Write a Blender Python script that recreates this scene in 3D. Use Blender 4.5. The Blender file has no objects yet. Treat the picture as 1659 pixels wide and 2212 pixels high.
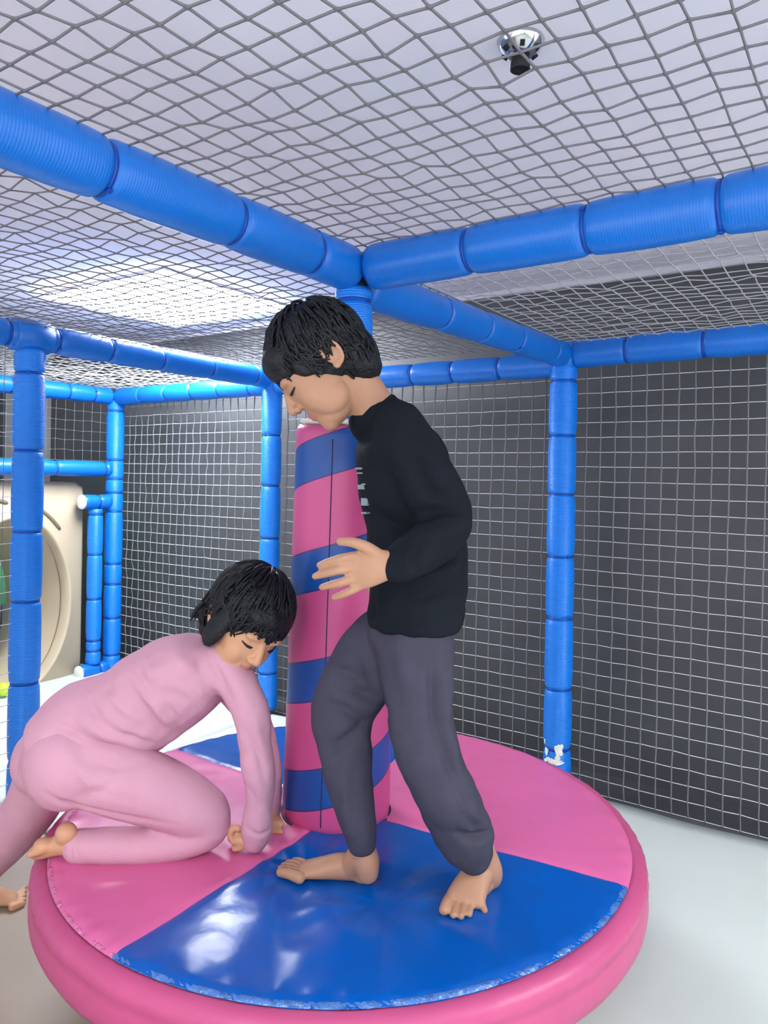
import bpy, bmesh, math, random
import numpy as np
from mathutils import Vector, Matrix, noise

random.seed(7)
rng = np.random.default_rng(7)
scn = bpy.context.scene
COL = scn.collection

# ------------------------------------------------------------------ camera
FPX, PPX, PPY = 1602.0, 829.5, 1030.0
YAW, ROLL = math.radians(34.2), math.radians(1.0)
EYE = Vector((1.23, -1.65, 1.355))
FW = Vector((-math.sin(YAW), math.cos(YAW), 0))
_r = Vector((math.cos(YAW), math.sin(YAW), 0)); _d = Vector((0, 0, -1))
RT = _r * math.cos(ROLL) - _d * math.sin(ROLL)
DN = _d * math.cos(ROLL) + _r * math.sin(ROLL)
cam = bpy.data.cameras.new('camera')
co = bpy.data.objects.new('camera', cam); COL.objects.link(co)
m = Matrix.Identity(4)
for i in range(3):
    m[i][0] = RT[i]; m[i][1] = -DN[i]; m[i][2] = -FW[i]; m[i][3] = EYE[i]
co.matrix_world = m
cam.sensor_fit = 'HORIZONTAL'; cam.sensor_width = 36
cam.lens = FPX / 1659 * 36
cam.shift_y = (PPY - 1106) / 1659
cam.clip_start = 0.02
scn.camera = co

scn.view_settings.view_transform = 'Standard'
scn.view_settings.look = 'None'
scn.view_settings.gamma = 1
scn.view_settings.use_curve_mapping = False
scn.view_settings.exposure = 0.0

def P(px, py, d):                     # real position of a joint seen at that spot, d metres ahead of the eye
    return EYE + (FW + RT * ((px - PPX) / FPX) + DN * ((py - PPY) / FPX)) * d

# ------------------------------------------------------------------ light
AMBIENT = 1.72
PANEL_POWER = 46.0
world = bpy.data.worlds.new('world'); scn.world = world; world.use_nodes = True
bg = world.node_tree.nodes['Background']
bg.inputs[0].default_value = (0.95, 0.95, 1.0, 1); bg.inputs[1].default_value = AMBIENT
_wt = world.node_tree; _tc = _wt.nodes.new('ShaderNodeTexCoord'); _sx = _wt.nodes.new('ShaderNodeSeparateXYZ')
_wr = _wt.nodes.new('ShaderNodeMapRange')          # added uplight: world made brighter below the horizon to lift the ceiling
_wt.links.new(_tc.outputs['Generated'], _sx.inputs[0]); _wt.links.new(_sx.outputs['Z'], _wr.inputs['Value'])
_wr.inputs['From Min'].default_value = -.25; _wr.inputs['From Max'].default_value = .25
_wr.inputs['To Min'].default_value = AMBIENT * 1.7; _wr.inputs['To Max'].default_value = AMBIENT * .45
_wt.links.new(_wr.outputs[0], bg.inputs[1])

# ------------------------------------------------------------------ materials
def srgb(r, g, b):
    f = lambda c: (c / 255 / 12.92) if c / 255 <= 0.04045 else ((c / 255 + 0.055) / 1.055) ** 2.4
    return (f(r), f(g), f(b), 1)

def mat(name, col, rough=0.6, spec=0.4, metal=0, var=0.0, vscale=8, bump=0.0, bscale=40, coat=0, sheen=0):
    M = bpy.data.materials.new(name); M.use_nodes = True
    nt = M.node_tree; b = nt.nodes['Principled BSDF']
    b.inputs['Base Color'].default_value = col
    b.inputs['Roughness'].default_value = rough
    b.inputs['Specular IOR Level'].default_value = spec
    b.inputs['Metallic'].default_value = metal
    b.inputs['Coat Weight'].default_value = coat
    b.inputs['Sheen Weight'].default_value = sheen
    tc = nt.nodes.new('ShaderNodeTexCoord')
    if var:
        n = nt.nodes.new('ShaderNodeTexNoise'); n.inputs['Scale'].default_value = vscale
        n.inputs['Detail'].default_value = 5
        nt.links.new(tc.outputs['Object'], n.inputs['Vector'])
        r = nt.nodes.new('ShaderNodeValToRGB')
        r.color_ramp.elements[0].position = 0.3; r.color_ramp.elements[1].position = 0.7
        r.color_ramp.elements[0].color = tuple(c * (1 - var) for c in col[:3]) + (1,)
        r.color_ramp.elements[1].color = tuple(min(1, c * (1 + var)) for c in col[:3]) + (1,)
        nt.links.new(n.outputs['Fac'], r.inputs[0]); nt.links.new(r.outputs[0], b.inputs['Base Color'])
    if bump:
        n2 = nt.nodes.new('ShaderNodeTexNoise'); n2.inputs['Scale'].default_value = bscale
        n2.inputs['Detail'].default_value = 4
        nt.links.new(tc.outputs['Object'], n2.inputs['Vector'])
        bp = nt.nodes.new('ShaderNodeBump'); bp.inputs['Strength'].default_value = bump
        bp.inputs['Distance'].default_value = 0.01
        nt.links.new(n2.outputs['Fac'], bp.inputs['Height']); nt.links.new(bp.outputs[0], b.inputs['Normal'])
    return M

def foam_mat(name, col, ribs=.1):
    M = mat(name, col, rough=0.36, spec=0.5, var=0.06, vscale=5)
    nt = M.node_tree; b = nt.nodes['Principled BSDF']
    tc = nt.nodes.new('ShaderNodeTexCoord')
    sp = nt.nodes.new('ShaderNodeSeparateXYZ'); nt.links.new(tc.outputs['Object'], sp.inputs[0])
    mu = nt.nodes.new('ShaderNodeMath'); mu.operation = 'MULTIPLY'; mu.inputs[1].default_value = 2 * math.pi / 0.0062
    nt.links.new(sp.outputs['Z'], mu.inputs[0])
    si = nt.nodes.new('ShaderNodeMath'); si.operation = 'SINE'; nt.links.new(mu.outputs[0], si.inputs[0])
    bp = nt.nodes.new('ShaderNodeBump'); bp.inputs['Strength'].default_value = ribs
    bp.inputs['Distance'].default_value = 0.0012
    nt.links.new(si.outputs[0], bp.inputs['Height']); nt.links.new(bp.outputs[0], b.inputs['Normal'])
    return M

BLUE = (26, 116, 222)
M_foam = foam_mat('blue foam', srgb(6, 106, 200), .10)
M_foamr = foam_mat('blue ribbed foam', srgb(6, 122, 226), .45)
M_tie = mat('dark blue cable tie', srgb(12, 66, 160), 0.4)
M_chip = mat('torn white foam', srgb(225, 228, 215), 0.8, var=.1, vscale=60)
M_metal = mat('galvanised steel', srgb(170, 175, 180), 0.3, metal=1)
M_dark = mat('dark gap', srgb(18, 26, 48), 0.7)
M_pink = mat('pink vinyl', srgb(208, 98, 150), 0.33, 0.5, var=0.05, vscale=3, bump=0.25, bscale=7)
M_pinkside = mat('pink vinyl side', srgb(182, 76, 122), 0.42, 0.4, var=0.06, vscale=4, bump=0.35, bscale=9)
M_blue = mat('royal blue vinyl', srgb(0, 80, 166), 0.22, 0.3, var=0.05, vscale=3, bump=0.35, bscale=7)
M_seamthread = mat('shiny seam tape', srgb(66, 110, 176), 0.16, 0.8, var=.3, vscale=60, bump=.7, bscale=70)
M_pinktape = mat('shiny pink seam tape', srgb(214, 116, 164), 0.2, 0.6, var=.15, vscale=60, bump=1.0, bscale=90)
M_thread = mat('dark seam', srgb(50, 30, 80), 0.6)
M_mat = mat('pale grey vinyl mat', srgb(196, 203, 198), 0.42, 0.4, var=0.03, vscale=2, bump=1.0, bscale=2.5)
M_floor = mat('taupe floor', srgb(150, 136, 122), 0.5, 0.4, var=0.06, vscale=3)
M_ceil = mat('white ceiling', srgb(240, 238, 246), 0.85, 0.2, var=0.015, vscale=1.2)
M_wall = mat('charcoal wall', srgb(74, 76, 79), 0.45, 0.4, var=0.10, vscale=4, bump=.1, bscale=12)
M_trim = mat('grey cornice', srgb(196, 196, 204), 0.7)
M_twine_halfshade = mat('half-shaded tone of overhead twine', srgb(165, 166, 170), 0.7, 0.2)  # netting twine with partial shade put into its colour
M_twine_shade = mat('shaded tone of overhead twine', srgb(112, 112, 118), 0.7, 0.2)  # same twine, colour darkened to look backlit under the white ceiling
M_cord = mat('grey upright cord', srgb(118, 120, 124), 0.7, 0.2)
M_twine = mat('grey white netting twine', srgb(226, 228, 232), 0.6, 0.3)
M_beige = mat('beige moulded plastic', srgb(182, 168, 144), 0.4, 0.4, var=0.03, vscale=5)
M_green = mat('green play panel', srgb(120, 205, 150), 0.5, var=.05)
M_greypl = mat('grey play panel', srgb(130, 138, 142), 0.5)
M_white = mat('white plastic', srgb(235, 238, 240), 0.4)
M_paleblue = mat('pale blue wall', srgb(185, 215, 245), 0.6)
M_lime = mat('lime plastic ball', srgb(190, 225, 60), 0.3)
M_chrome = mat('polished chrome', srgb(190, 192, 195), 0.12, metal=1)
M_black = mat('matt black', srgb(20, 22, 28), 0.6)
M_skin = mat('skin', srgb(172, 130, 104), 0.5, 0.35, var=0.04, vscale=20)
M_skin2 = mat('fair skin', srgb(196, 148, 116), 0.5, 0.35, var=0.04, vscale=20)
for M in (M_skin, M_skin2):
    b = M.node_tree.nodes['Principled BSDF']
    b.inputs['Subsurface Weight'].default_value = 0.12
    b.inputs['Subsurface Radius'].default_value = (0.02, 0.008, 0.004)
M_lip = mat('lips', srgb(170, 108, 96), 0.5)
M_nail = mat('nails', srgb(235, 195, 175), 0.3)
M_hair = mat('black hair', srgb(13, 15, 22), 0.5, 0.35, var=.3, vscale=90, bump=.4, bscale=160)
M_sweater = mat('black jersey', srgb(20, 25, 33), 0.9, 0.15, var=0.12, vscale=14, bump=.3, bscale=220)
M_trouser = mat('charcoal fleece', srgb(66, 65, 79), 0.92, 0.12, var=0.06, vscale=20, bump=.3, bscale=260)
M_pj = mat('light pink jersey', srgb(200, 150, 169), 0.9, 0.12, var=0.03, vscale=10, bump=.25, bscale=260)
M_print = mat('grey chest print', srgb(120, 134, 142), 0.7)
M_light = bpy.data.materials.new('lit diffuser'); M_light.use_nodes = True
_b = M_light.node_tree.nodes['Principled BSDF']
_b.inputs['Base Color'].default_value = (.9, .9, .9, 1)
_b.inputs['Emission Color'].default_value = (0.96, 0.985, 1.0, 1)
_b.inputs['Emission Strength'].default_value = PANEL_POWER

# ------------------------------------------------------------------ object helpers
def props(o, label=None, cat=None, group=None, kind=None):
    if label: o['label'] = label
    if cat: o['category'] = cat
    if group: o['group'] = group
    if kind: o['kind'] = kind
    return o

def empty(name, loc=(0, 0, 0), label=None, cat=None, group=None, rot=None):
    o = bpy.data.objects.new(name, None); COL.objects.link(o)
    o.empty_display_size = 0.05
    o.location = loc
    if rot is not None: o.rotation_euler = rot
    return props(o, label, cat, group)

def mesh_obj(name, verts, faces, material, parent=None, smooth=True, mats=None, fmat=None):
    me = bpy.data.meshes.new(name)
    me.from_pydata([tuple(v) for v in verts], [], [tuple(int(i) for i in f) for f in faces])
    for mm in (mats or [material]): me.materials.append(mm)
    if fmat is not None: me.polygons.foreach_set('material_index', np.asarray(fmat, dtype=np.int32))
    me.polygons.foreach_set('use_smooth', [smooth] * len(me.polygons))
    me.update()
    o = bpy.data.objects.new(name, me); COL.objects.link(o)
    if parent: o.parent = parent
    return o

def bm_obj(name, bm, material, parent=None, smooth=False):
    me = bpy.data.meshes.new(name); bm.normal_update(); bm.to_mesh(me); bm.free()
    for mm in (material if isinstance(material, list) else [material]): me.materials.append(mm)
    me.polygons.foreach_set('use_smooth', [smooth] * len(me.polygons)); me.update()
    o = bpy.data.objects.new(name, me); COL.objects.link(o)
    if parent: o.parent = parent
    return o

def box(bm, a, b, bevel=0):
    a = Vector(a); b = Vector(b)
    r = bmesh.ops.create_cube(bm, size=1)
    vs = r['verts']
    for v in vs: v.co = Vector(((a[i] + b[i]) / 2 + v.co[i] * (b[i] - a[i]) for i in range(3)))
    if bevel:
        es = list({e for v in vs for e in v.link_edges})
        bmesh.ops.bevel(bm, geom=es, offset=bevel, segments=3, profile=0.6, affect='EDGES')

def lathe(profile, n=32, cap=True):
    """profile: list of (z, r) -> verts, faces about the z axis"""
    V = []; Fc = []
    for z, r in profile:
        for k in range(n):
            a = 2 * math.pi * k / n
            V.append((r * math.cos(a), r * math.sin(a), z))
    for i in range(len(profile) - 1):
        for k in range(n):
            k2 = (k + 1) % n
            Fc.append((i * n + k, i * n + k2, (i + 1) * n + k2, (i + 1) * n + k))
    if cap:
        Fc.append(tuple(range(n))[::-1])
        Fc.append(tuple((len(profile) - 1) * n + k for k in range(n)))
    return V, Fc

# ================================================================== THE SETTING
def slab(name, a, b, material, bevel=0):
    bm = bmesh.new(); box(bm, a, b, bevel)
    return props(bm_obj(name, bm, material), kind='structure')

ZC = 2.325
slab('floor', (-6.5, -4.0, -0.16), (4.2, 1.99, -0.045), M_floor)
slab('ceiling', (-6.5, -4.0, ZC), (4.2, 1.99, ZC + 0.1), M_ceil)
slab('wall_back', (-6.5, 1.87, -0.045), (4.2, 1.99, ZC), M_wall)
slab('wall_left', (-6.5, -4.0, -0.045), (-6.38, 1.87, ZC), M_paleblue)
slab('baseboard_back', (-6.38, 1.556, -.045), (4.2, 1.87, -.040), M_wall)
slab('trim_1', (-6.38, 1.845, 2.30), (4.2, 1.87, 2.325), M_trim)
slab('wall_side', (-4.6, 1.54, -0.045), (-4.5, 1.87, ZC), mat('mid grey wall', srgb(150, 152, 153), .6, var=.04, vscale=3))

# ------------------------------------------------------------------ ceiling light panels
def light_panel(cx, cy, sx, sy, label, group):
    t = empty('ceiling_light', (cx, cy, ZC), label, 'ceiling light', group)
    bm = bmesh.new(); w = 0.006
    box(bm, (-sx/2, -sy/2, -0.012), (sx/2, -sy/2 + w, 0)); box(bm, (-sx/2, sy/2 - w, -0.012), (sx/2, sy/2, 0))
    box(bm, (-sx/2, -sy/2 + w, -0.012), (-sx/2 + w, sy/2 - w, 0)); box(bm, (sx/2 - w, -sy/2 + w, -0.012), (sx/2, sy/2 - w, 0))
    bm_obj('frame', bm, M_trim, t)
    bm = bmesh.new(); box(bm, (-sx/2 + w, -sy/2 + w, -0.030), (sx/2 - w, sy/2 - w, -0.001), .006)
    bm_obj('diffuser', bm, M_light, t)
    return t
light_panel(-2.09, 1.09, 0.98, 0.90, 'bright square ceiling light panel glowing above the net on the left', None)
for (x, y, lab) in ((1.6, -3.2, 'added unseen fill light panel on the ceiling behind the viewpoint'), (3.3, 0.3, 'added unseen fill light panel on the ceiling beyond the right edge of the view'),):  # unseen panels added to brighten the front and right of the room
    light_panel(x, y, 0.98, 0.90, lab, 'added fill light panels outside the view')

# ------------------------------------------------------------------ ceiling fixture (chrome cone with black nozzle)
t = empty('ceiling_nozzle', (0.545, -0.135, ZC), 'small chrome domed fitting with a black nozzle on the white ceiling', 'ceiling fitting')
V, F_ = lathe([(0, .05), (-.004, .052), (-.010, .050), (-.022, .043), (-.033, .030), (-.038, .022), (-.036, .018)], 32)
dome = mesh_obj('escutcheon', V, F_, M_chrome, t)
V, F_ = lathe([(-.030, .019), (-.050, .021), (-.066, .022), (-.068, .019), (-.060, .015), (-.058, .001)], 28)
mesh_obj('nozzle', V, F_, M_black, t)
for k in range(6):
    a = k * math.pi / 3; bm = bmesh.new()
    q = bmesh.ops.create_cube(bm, size=1)['verts']
    for v in q:
        p = Vector((v.co.x * .010, v.co.y * .010, v.co.z * .012))
        v.co = Matrix.Rotation(a, 3, 'Z') @ (Matrix.Rotation(math.radians(50), 3, 'Y') @ p + Vector((.0375, 0, -.0262)))
    bm_obj('vent_slot', bm, M_black, dome)

# ------------------------------------------------------------------ soft floor mats
def soft_mat(a, b, label, seed, nx=40, ny=40, th=0.042):
    (x0, y0), (x1, y1) = a, b
    V = []; Fc = []
    for j in range(ny + 1):
        for i in range(nx + 1):
            u = i / nx; v = j / ny
            x = x0 + (x1 - x0) * u; y = y0 + (y1 - y0) * v
            e = min(u * (x1 - x0), (1 - u) * (x1 - x0), v * (y1 - y0), (1 - v) * (y1 - y0))
            z = 0.0 - 0.016 * math.exp(-(e / 0.012))
            z += 0.011 * noise.noise(Vector((x * 2.6 + seed, y * 2.6, 0))) - .008
            V.append((x, y, z))
    for j in range(ny):
        for i in range(nx):
            k = j * (nx + 1) + i; Fc.append((k, k + 1, k + nx + 2, k + nx + 1))
    n0 = len(V); per = [i for i in range(nx + 1)] + [(j + 1) * (nx + 1) - 1 for j in range(1, ny + 1)] + \
        [ny * (nx + 1) + i for i in range(nx - 1, -1, -1)] + [j * (nx + 1) for j in range(ny - 1, 0, -1)]
    for k in per: V.append((V[k][0], V[k][1], -th))
    L = len(per)
    for k in range(L): Fc.append((per[k], n0 + k, n0 + (k + 1) % L, per[(k + 1) % L]))
    Fc.append(tuple(n0 + k for k in range(L))[::-1])
    o = mesh_obj('floor_mat', V, Fc, M_mat)
    return props(o, label, 'floor mat')
soft_mat((0.15, -3.4), (3.9, 1.55), 'pale grey padded floor mat on the right beside the pink round platform', 3)
soft_mat((-1.70, 0.0), (0.148, 1.55), 'pale grey padded floor mat behind the striped column below the back net', 9)
soft_mat((-4.4, 0.0), (-1.702, 1.55), 'pale grey padded floor mat at the foot of the beige slide panel', 14)

# ================================================================== PADDED FRAME
RB = 0.061
def padded(kind, a, b, ties, label, r=RB, group='blue padded frame tubes', ends=(True, True), chips=False, seed=0):
    """a, b end points; ties = distances from a"""
    a = Vector(a); b = Vector(b); L = (b - a).length
    t = empty(kind, a, label, 'padded beam' if kind == 'padded_beam' else 'padded post', group)
    t.rotation_mode = 'QUATERNION'; t.rotation_quaternion = Vector((0, 0, 1)).rotation_difference((b - a).normalized())
    ts = sorted(x for x in ties if 0.01 < x < L - .01)
    prof = []
    N = max(12, int(L / 0.012)); N = min(N, 320)
    zs = sorted(set([L * i / N for i in range(N + 1)] + [x + d for x in ts for d in (-.012, -.007, -.004, 0, .004, .007, .012) if 0 < x + d < L]))
    for z in zs:
        rr = r
        for x in ts:
            d = abs(z - x)
            rr -= 0.0085 * math.exp(-(d / 0.009) ** 2) + 0.0025 * math.exp(-(d / 0.05) ** 2)
        e = min(z, L - z); rr -= 0.006 * math.exp(-(e / 0.008))
        rr += 0.0008 * noise.noise(Vector((z * 9 + seed, 0, seed)))
        prof.append((z, rr))
    V, Fc = lathe(prof, 36)
    mats = [M_foam]; fm = None
    mesh_obj('foam_sleeve', V, Fc, M_foamr if kind == 'padded_post' else M_foam, t)
    for i, x in enumerate(ts):
        rr = r - .0090
        V, Fc = lathe([(x - .004, rr - .002), (x - .0035, rr + .0016), (x + .0035, rr + .0016), (x + .004, rr - .002)], 36, cap=False)
        n0 = len(V)
        # the tie's little locking head
        ang = (i * 2.1 + seed) % 6.28
        bmh = bmesh.new(); box(bmh, (rr, -.005, x - .004), (rr + .007, .005, x + .005), .001)
        bmh.verts.ensure_lookup_table()
        Rm = Matrix.Rotation(ang, 3, 'Z')
        V += [tuple(Rm @ v.co) for v in bmh.verts]
        Fc += [tuple(n0 + v.index for v in f.verts) for f in bmh.faces]; bmh.free()
        mesh_obj('cable_tie', V, Fc, M_tie, t)
    return t

ZB = 1.915
XB = 0.02; YB = 1.55; XL = -1.74; XK = -3.20
padded('padded_beam', (XB, -2.9, ZB), (XB, -0.055, ZB), [2.9 - x for x in (2.1, 1.65, 1.2, .82, .492, .221)],
       'blue padded beam running from the top left corner down to the middle junction', seed=1)
padded('padded_beam', (XB + .062, -.03, ZB), (2.6, -.03, ZB), [.356 - .062, .65 - .062, .924 - .062, 1.25, 1.55, 1.9],
       'blue padded beam running from the middle junction to the upper right edge', seed=2)
padded('padded_beam', (XB, .0, ZB - .035), (XB, YB + .02, ZB), [.43, .72, 1.0, 1.365],
       'blue padded beam from the middle junction back to the right-hand post', r=.058, seed=3)
padded('padded_beam', (XB + .05, YB, ZB), (2.7, YB, ZB), [.23, .54, .87, 1.2, 1.5, 1.85, 2.2],
       'blue padded beam along the top of the right rear net', seed=4)
padded('padded_beam', (XL + .04, YB, ZB - .04), (XB - .03, YB, ZB - .04), [.25, .5, .93, 1.16, 1.41],
       'blue padded beam along the rear between the middle rear post and the right-hand post', r=.058, seed=5)
padded('padded_beam', (XK + .04, YB, ZB - .04), (XL - .04, YB, ZB - .04), [.255, .51, .755, 1.0, 1.26],
       'blue padded beam along the top of the left rear net', r=.058, seed=6)
padded('padded_beam', (XL, -1.2, ZB), (XL, YB - .03, ZB), [.4, .8, 1.17, 1.384, 1.645, 1.935, 2.256, 2.583],
       'blue padded beam over the left-hand post reaching back to the middle rear post', seed=7)
padded('padded_beam', (XK, -.8, ZB - .04), (XK, YB - .05, ZB - .04), [.4, .8, 1.3, 1.6, 1.98, 2.166],
       'blue padded beam high at the far left above the slide panel', r=.056, seed=8)
padded('padded_beam', (XK, -.8, 1.375), (XK, YB - .05, 1.375), [.5, 1.0, 1.5, 1.90, 2.26],
       'blue padded crossbar just above the beige slide panel', r=.052, seed=9)
padded('padded_beam', (XK, 1.30, 1.152), (XK, YB - .045, 1.152), [.12],
       'short blue padded stub near the top right corner of the slide panel', r=.050, seed=10)
padded('padded_beam', (XK, 1.30, .012), (XK, YB - .045, .012), [.14],
       'short blue padded stub at the foot of the two far left posts', r=.050, seed=11)

for zz in (1.152, .012):
    V, Fc = lathe([(-.010, .040), (-.006, .047), (.004, .049), (.006, .045)], 28)
    V = [tuple(Matrix.Rotation(math.radians(-90), 3, 'X') @ Vector(v)) for v in V]
    st = [o for o in COL.objects if o.get('label', '').startswith('short blue padded stub') and abs(o.location.z - zz) < .01][0]
    V = [(x, z, y) for x, y, z in V]
    mesh_obj('end_cap', V, Fc, M_white, st)['label'] = 'white end cap'
PZ = lambda *zs: [z + 1.355 for z in zs]
padded('padded_post', (XB, YB, 0.0), (XB, YB, ZB - .045), PZ(.442, .197, -.065, -.343, -.619, -.933, -1.2),
       'blue padded post on the right with a torn white patch near its foot', r=.062, seed=12)
padded('padded_post', (XL, YB, 0.0), (XL, YB, ZB - .055), PZ(.229, -.063, -.367, -.65, -.921, -1.15),
       'blue padded post at the rear just left of the striped column', r=.058, seed=13)
padded('padded_post', (XL, .075, -.045), (XL, .075, ZB - .055), PZ(.45, .128, -.209, -.499, -.839, -1.16),
       'tall blue padded post nearest the left edge in front of the slide panel', r=.062, seed=14)
padded('padded_post', (XK, YB, 0.0), (XK, YB, ZB - .03), PZ(.42, .08, -.049, -.145, -.273, -.634, -.774, -1.007, -1.26),
       'blue padded corner post at the far rear left', r=.060, seed=15)
padded('padded_post', (XK, 1.405, .06), (XK, 1.405, 1.105), [x - .06 for x in PZ(-.29, -.56, -.86, -1.14, -1.21)],
       'short blue padded post between the slide panel and the corner post', r=.050, seed=16)
# white end caps of the stubs are steel clamps
# centre pole above the column
t = padded('padded_post', (0.018, -.03, 1.48), (0.018, -.03, ZB - .05), [.10, .35], 'blue padded pole rising from the striped column to the beam junction', r=.054, seed=17)

# torn white foam patches on the right-hand post: part of that post
post_r = [o for o in COL.objects if o.get('label', '').startswith('blue padded post on the right with')][0]
for (ang0, z0, w, h, n) in ((-62, .165, .020, .034, 7), (-78, .110, .040, .014, 9), (-100, .116, .022, .012, 7), (-118, .150, .012, .020, 6), (-122, .104, .010, .014, 6), (-68, .128, .013, .024, 6), (-128, .19, .006, .012, 5), (-95, .055, .014, .006, 6)):
    rr = random.Random(int(z0 * 1000)); bmc = bmesh.new()
    ring = []
    for k in range(n * 2):
        a = 2 * math.pi * k / (n * 2); q = rr.uniform(.65, 1.15)
        s = math.cos(a) * w * q; zz = z0 + math.sin(a) * h * q
        th = math.radians(ang0) + s / .062
        ring.append(bmc.verts.new((.0632 * math.cos(th), .0632 * math.sin(th), zz)))
    ctr = bmc.verts.new((.0655 * math.cos(math.radians(ang0)), .0655 * math.sin(math.radians(ang0)), z0))
    for k in range(len(ring)): bmc.faces.new((ring[k], ring[(k + 1) % len(ring)], ctr))
    bm_obj('torn_patch', bmc, M_chip, [c for c in post_r.children if c.name.startswith('foam_sleeve')][0])

# junction at the middle: steel clamp showing in the dark gap
t = empty('pipe_clamp', (XB, -.03, ZB), 'dark steel clamp in the gap where the four middle beams meet', 'pipe clamp')
V, Fc = lathe([(-.055, .030), (-.05, .034), (.04, .034), (.045, .030)], 24)
mesh_obj('collar', V, Fc, M_dark, t)
bm = bmesh.new()
box(bm, (.028, -.012, -.03), (.07, .012, .03), .002); box(bm, (-.012, -.07, -.03), (.012, -.028, .03), .002)
bm_obj('socket', bm, M_dark, t)
# elbow over the left-hand post
def elbow(loc, label, r=.064, ax='Y', L=.16):
    t = empty('corner_sleeve', loc, label, 'corner sleeve')
    V, Fc = lathe([(-L/2, r - .008), (-L/2 + .006, r), (0, r + .004), (L/2 - .006, r), (L/2, r - .008)], 32)
    M3 = Matrix.Rotation(math.radians(90), 3, 'X') if ax == 'Y' else Matrix.Rotation(math.radians(90), 3, 'Y')
    V = [tuple(M3 @ Vector(v)) for v in V]
    mesh_obj('sleeve', V, Fc, M_foam, t)
    return t
elbow((XL, .075, ZB), 'bulging blue foam sleeve on the beam above the left-hand post', .068)
elbow((XB, YB, ZB - .01), 'blue foam sleeve at the top of the right-hand post', .066, 'X', .11)
elbow((XL, YB, ZB - .02), 'blue foam sleeve at the top of the middle rear post', .066, 'X', .11)

# ================================================================== NETS
def net(name, O, U, V_, nu, nv, cell, label, ru=.0017, rv=.0017, sag=0, sagdir=(0, 0, -1), jit=.02, drift=0.0, seed=0, cellv=None, twine=None):
    """cords along U (nv+1 of them) and along V (nu+1 of them); nodes jittered"""
    g = np.random.default_rng(seed)
    O = np.array(O, float); U = np.array(U, float); Vv = np.array(V_, float); S = np.array(sagdir, float)
    cv = cellv or cell
    I, J = np.meshgrid(np.arange(nu + 1), np.arange(nv + 1), indexing='ij')
    u = I * cell; v = J * cv
    ph = g.uniform(0, 6.28, 4)
    du = jit * cell * .5 * g.standard_normal(I.shape) + drift * np.sin(v * 2.3 + ph[0]) * .6 + drift * np.sin(v * 5.1 + u * 1.7 + ph[1]) * .4
    dv = jit * cell * .5 * g.standard_normal(I.shape) + drift * np.sin(u * 2.0 + ph[2]) * .5
    e = np.sin(np.pi * I / nu) * np.sin(np.pi * J / nv)
    edge = (np.minimum(I, nu - I) > 0) & (np.minimum(J, nv - J) > 0)
    w = (sag * e + .003 * g.standard_normal(I.shape)) * edge
    zz = np.where(((I + J) % 2) == 0, .0008, -.0008)
    N = O + (u + du * edge)[..., None] * U + (v + dv * edge)[..., None] * Vv + w[..., None] * S
    W = np.cross(U, Vv)
    allV = []; allF = []; off = 0
    def cords(A, r, side, flip):
        nonlocal off
        # A: (ncord, nnode, 3) -> rings with a small knot at every node
        nc, nn, _ = A.shape
        d = np.diff(A, axis=1)
        k = .13
        pts = [A[:, :1]]
        ring_r = [np.full((nc, 1), r * 1.35)]
        for s in range(nn - 1):
            a = A[:, s:s+1]; dd = d[:, s:s+1]
            bow = (.004 * math.sin(s * 1.3)) * side
            pts += [a + dd * k, a + dd * .5 + bow * .0, a + dd * (1 - k), A[:, s+1:s+2]]
            ring_r += [np.full((nc, 1), r), np.full((nc, 1), r), np.full((nc, 1), r), np.full((nc, 1), r * 1.35)]
        Pp = np.concatenate(pts, 1); Rr = np.concatenate(ring_r, 1)
        m_ = Pp.shape[1]
        ang = np.arange(4) * math.pi / 2 + math.pi / 4
        ring = (np.cos(ang)[:, None] * side[None] + np.sin(ang)[:, None] * W[None])
        VV = Pp[:, :, None, :] + Rr[:, :, None, None] * ring[None, None]
        idx = off + np.arange(nc * m_ * 4).reshape(nc, m_, 4)
        a = idx[:, :-1]; b = idx[:, 1:]
        f = np.stack([a, np.roll(a, -1, 2), np.roll(b, -1, 2), b], -1).reshape(-1, 4)
        off += nc * m_ * 4
        allV.append(VV.reshape(-1, 3)); allF.append(f)
    cords(np.transpose(N, (1, 0, 2)), ru, Vv, 1)
    cords(N, rv, U, -1)
    VV = np.concatenate(allV); FF = np.concatenate(allF)
    me = bpy.data.meshes.new(name)
    me.vertices.add(len(VV)); me.vertices.foreach_set('co', VV.ravel())
    me.loops.add(FF.size); me.loops.foreach_set('vertex_index', FF.ravel().astype(np.int32))
    me.polygons.add(len(FF)); me.polygons.foreach_set('loop_start', np.arange(0, FF.size, 4, dtype=np.int32))
    me.polygons.foreach_set('loop_total', np.full(len(FF), 4, dtype=np.int32))
    me.update(calc_edges=True); me.validate()
    me.materials.append(twine or M_twine); me.materials.append(twine or M_cord)
    me.polygons.foreach_set('material_index', np.r_[np.zeros(len(allF[0]), dtype=np.int32), np.ones(len(allF[1]), dtype=np.int32)])
    me.polygons.foreach_set('use_smooth', [True] * len(me.polygons))
    o = bpy.data.objects.new(name, me); COL.objects.link(o)
    return props(o, label, 'safety net', 'knotted safety nets')

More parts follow.
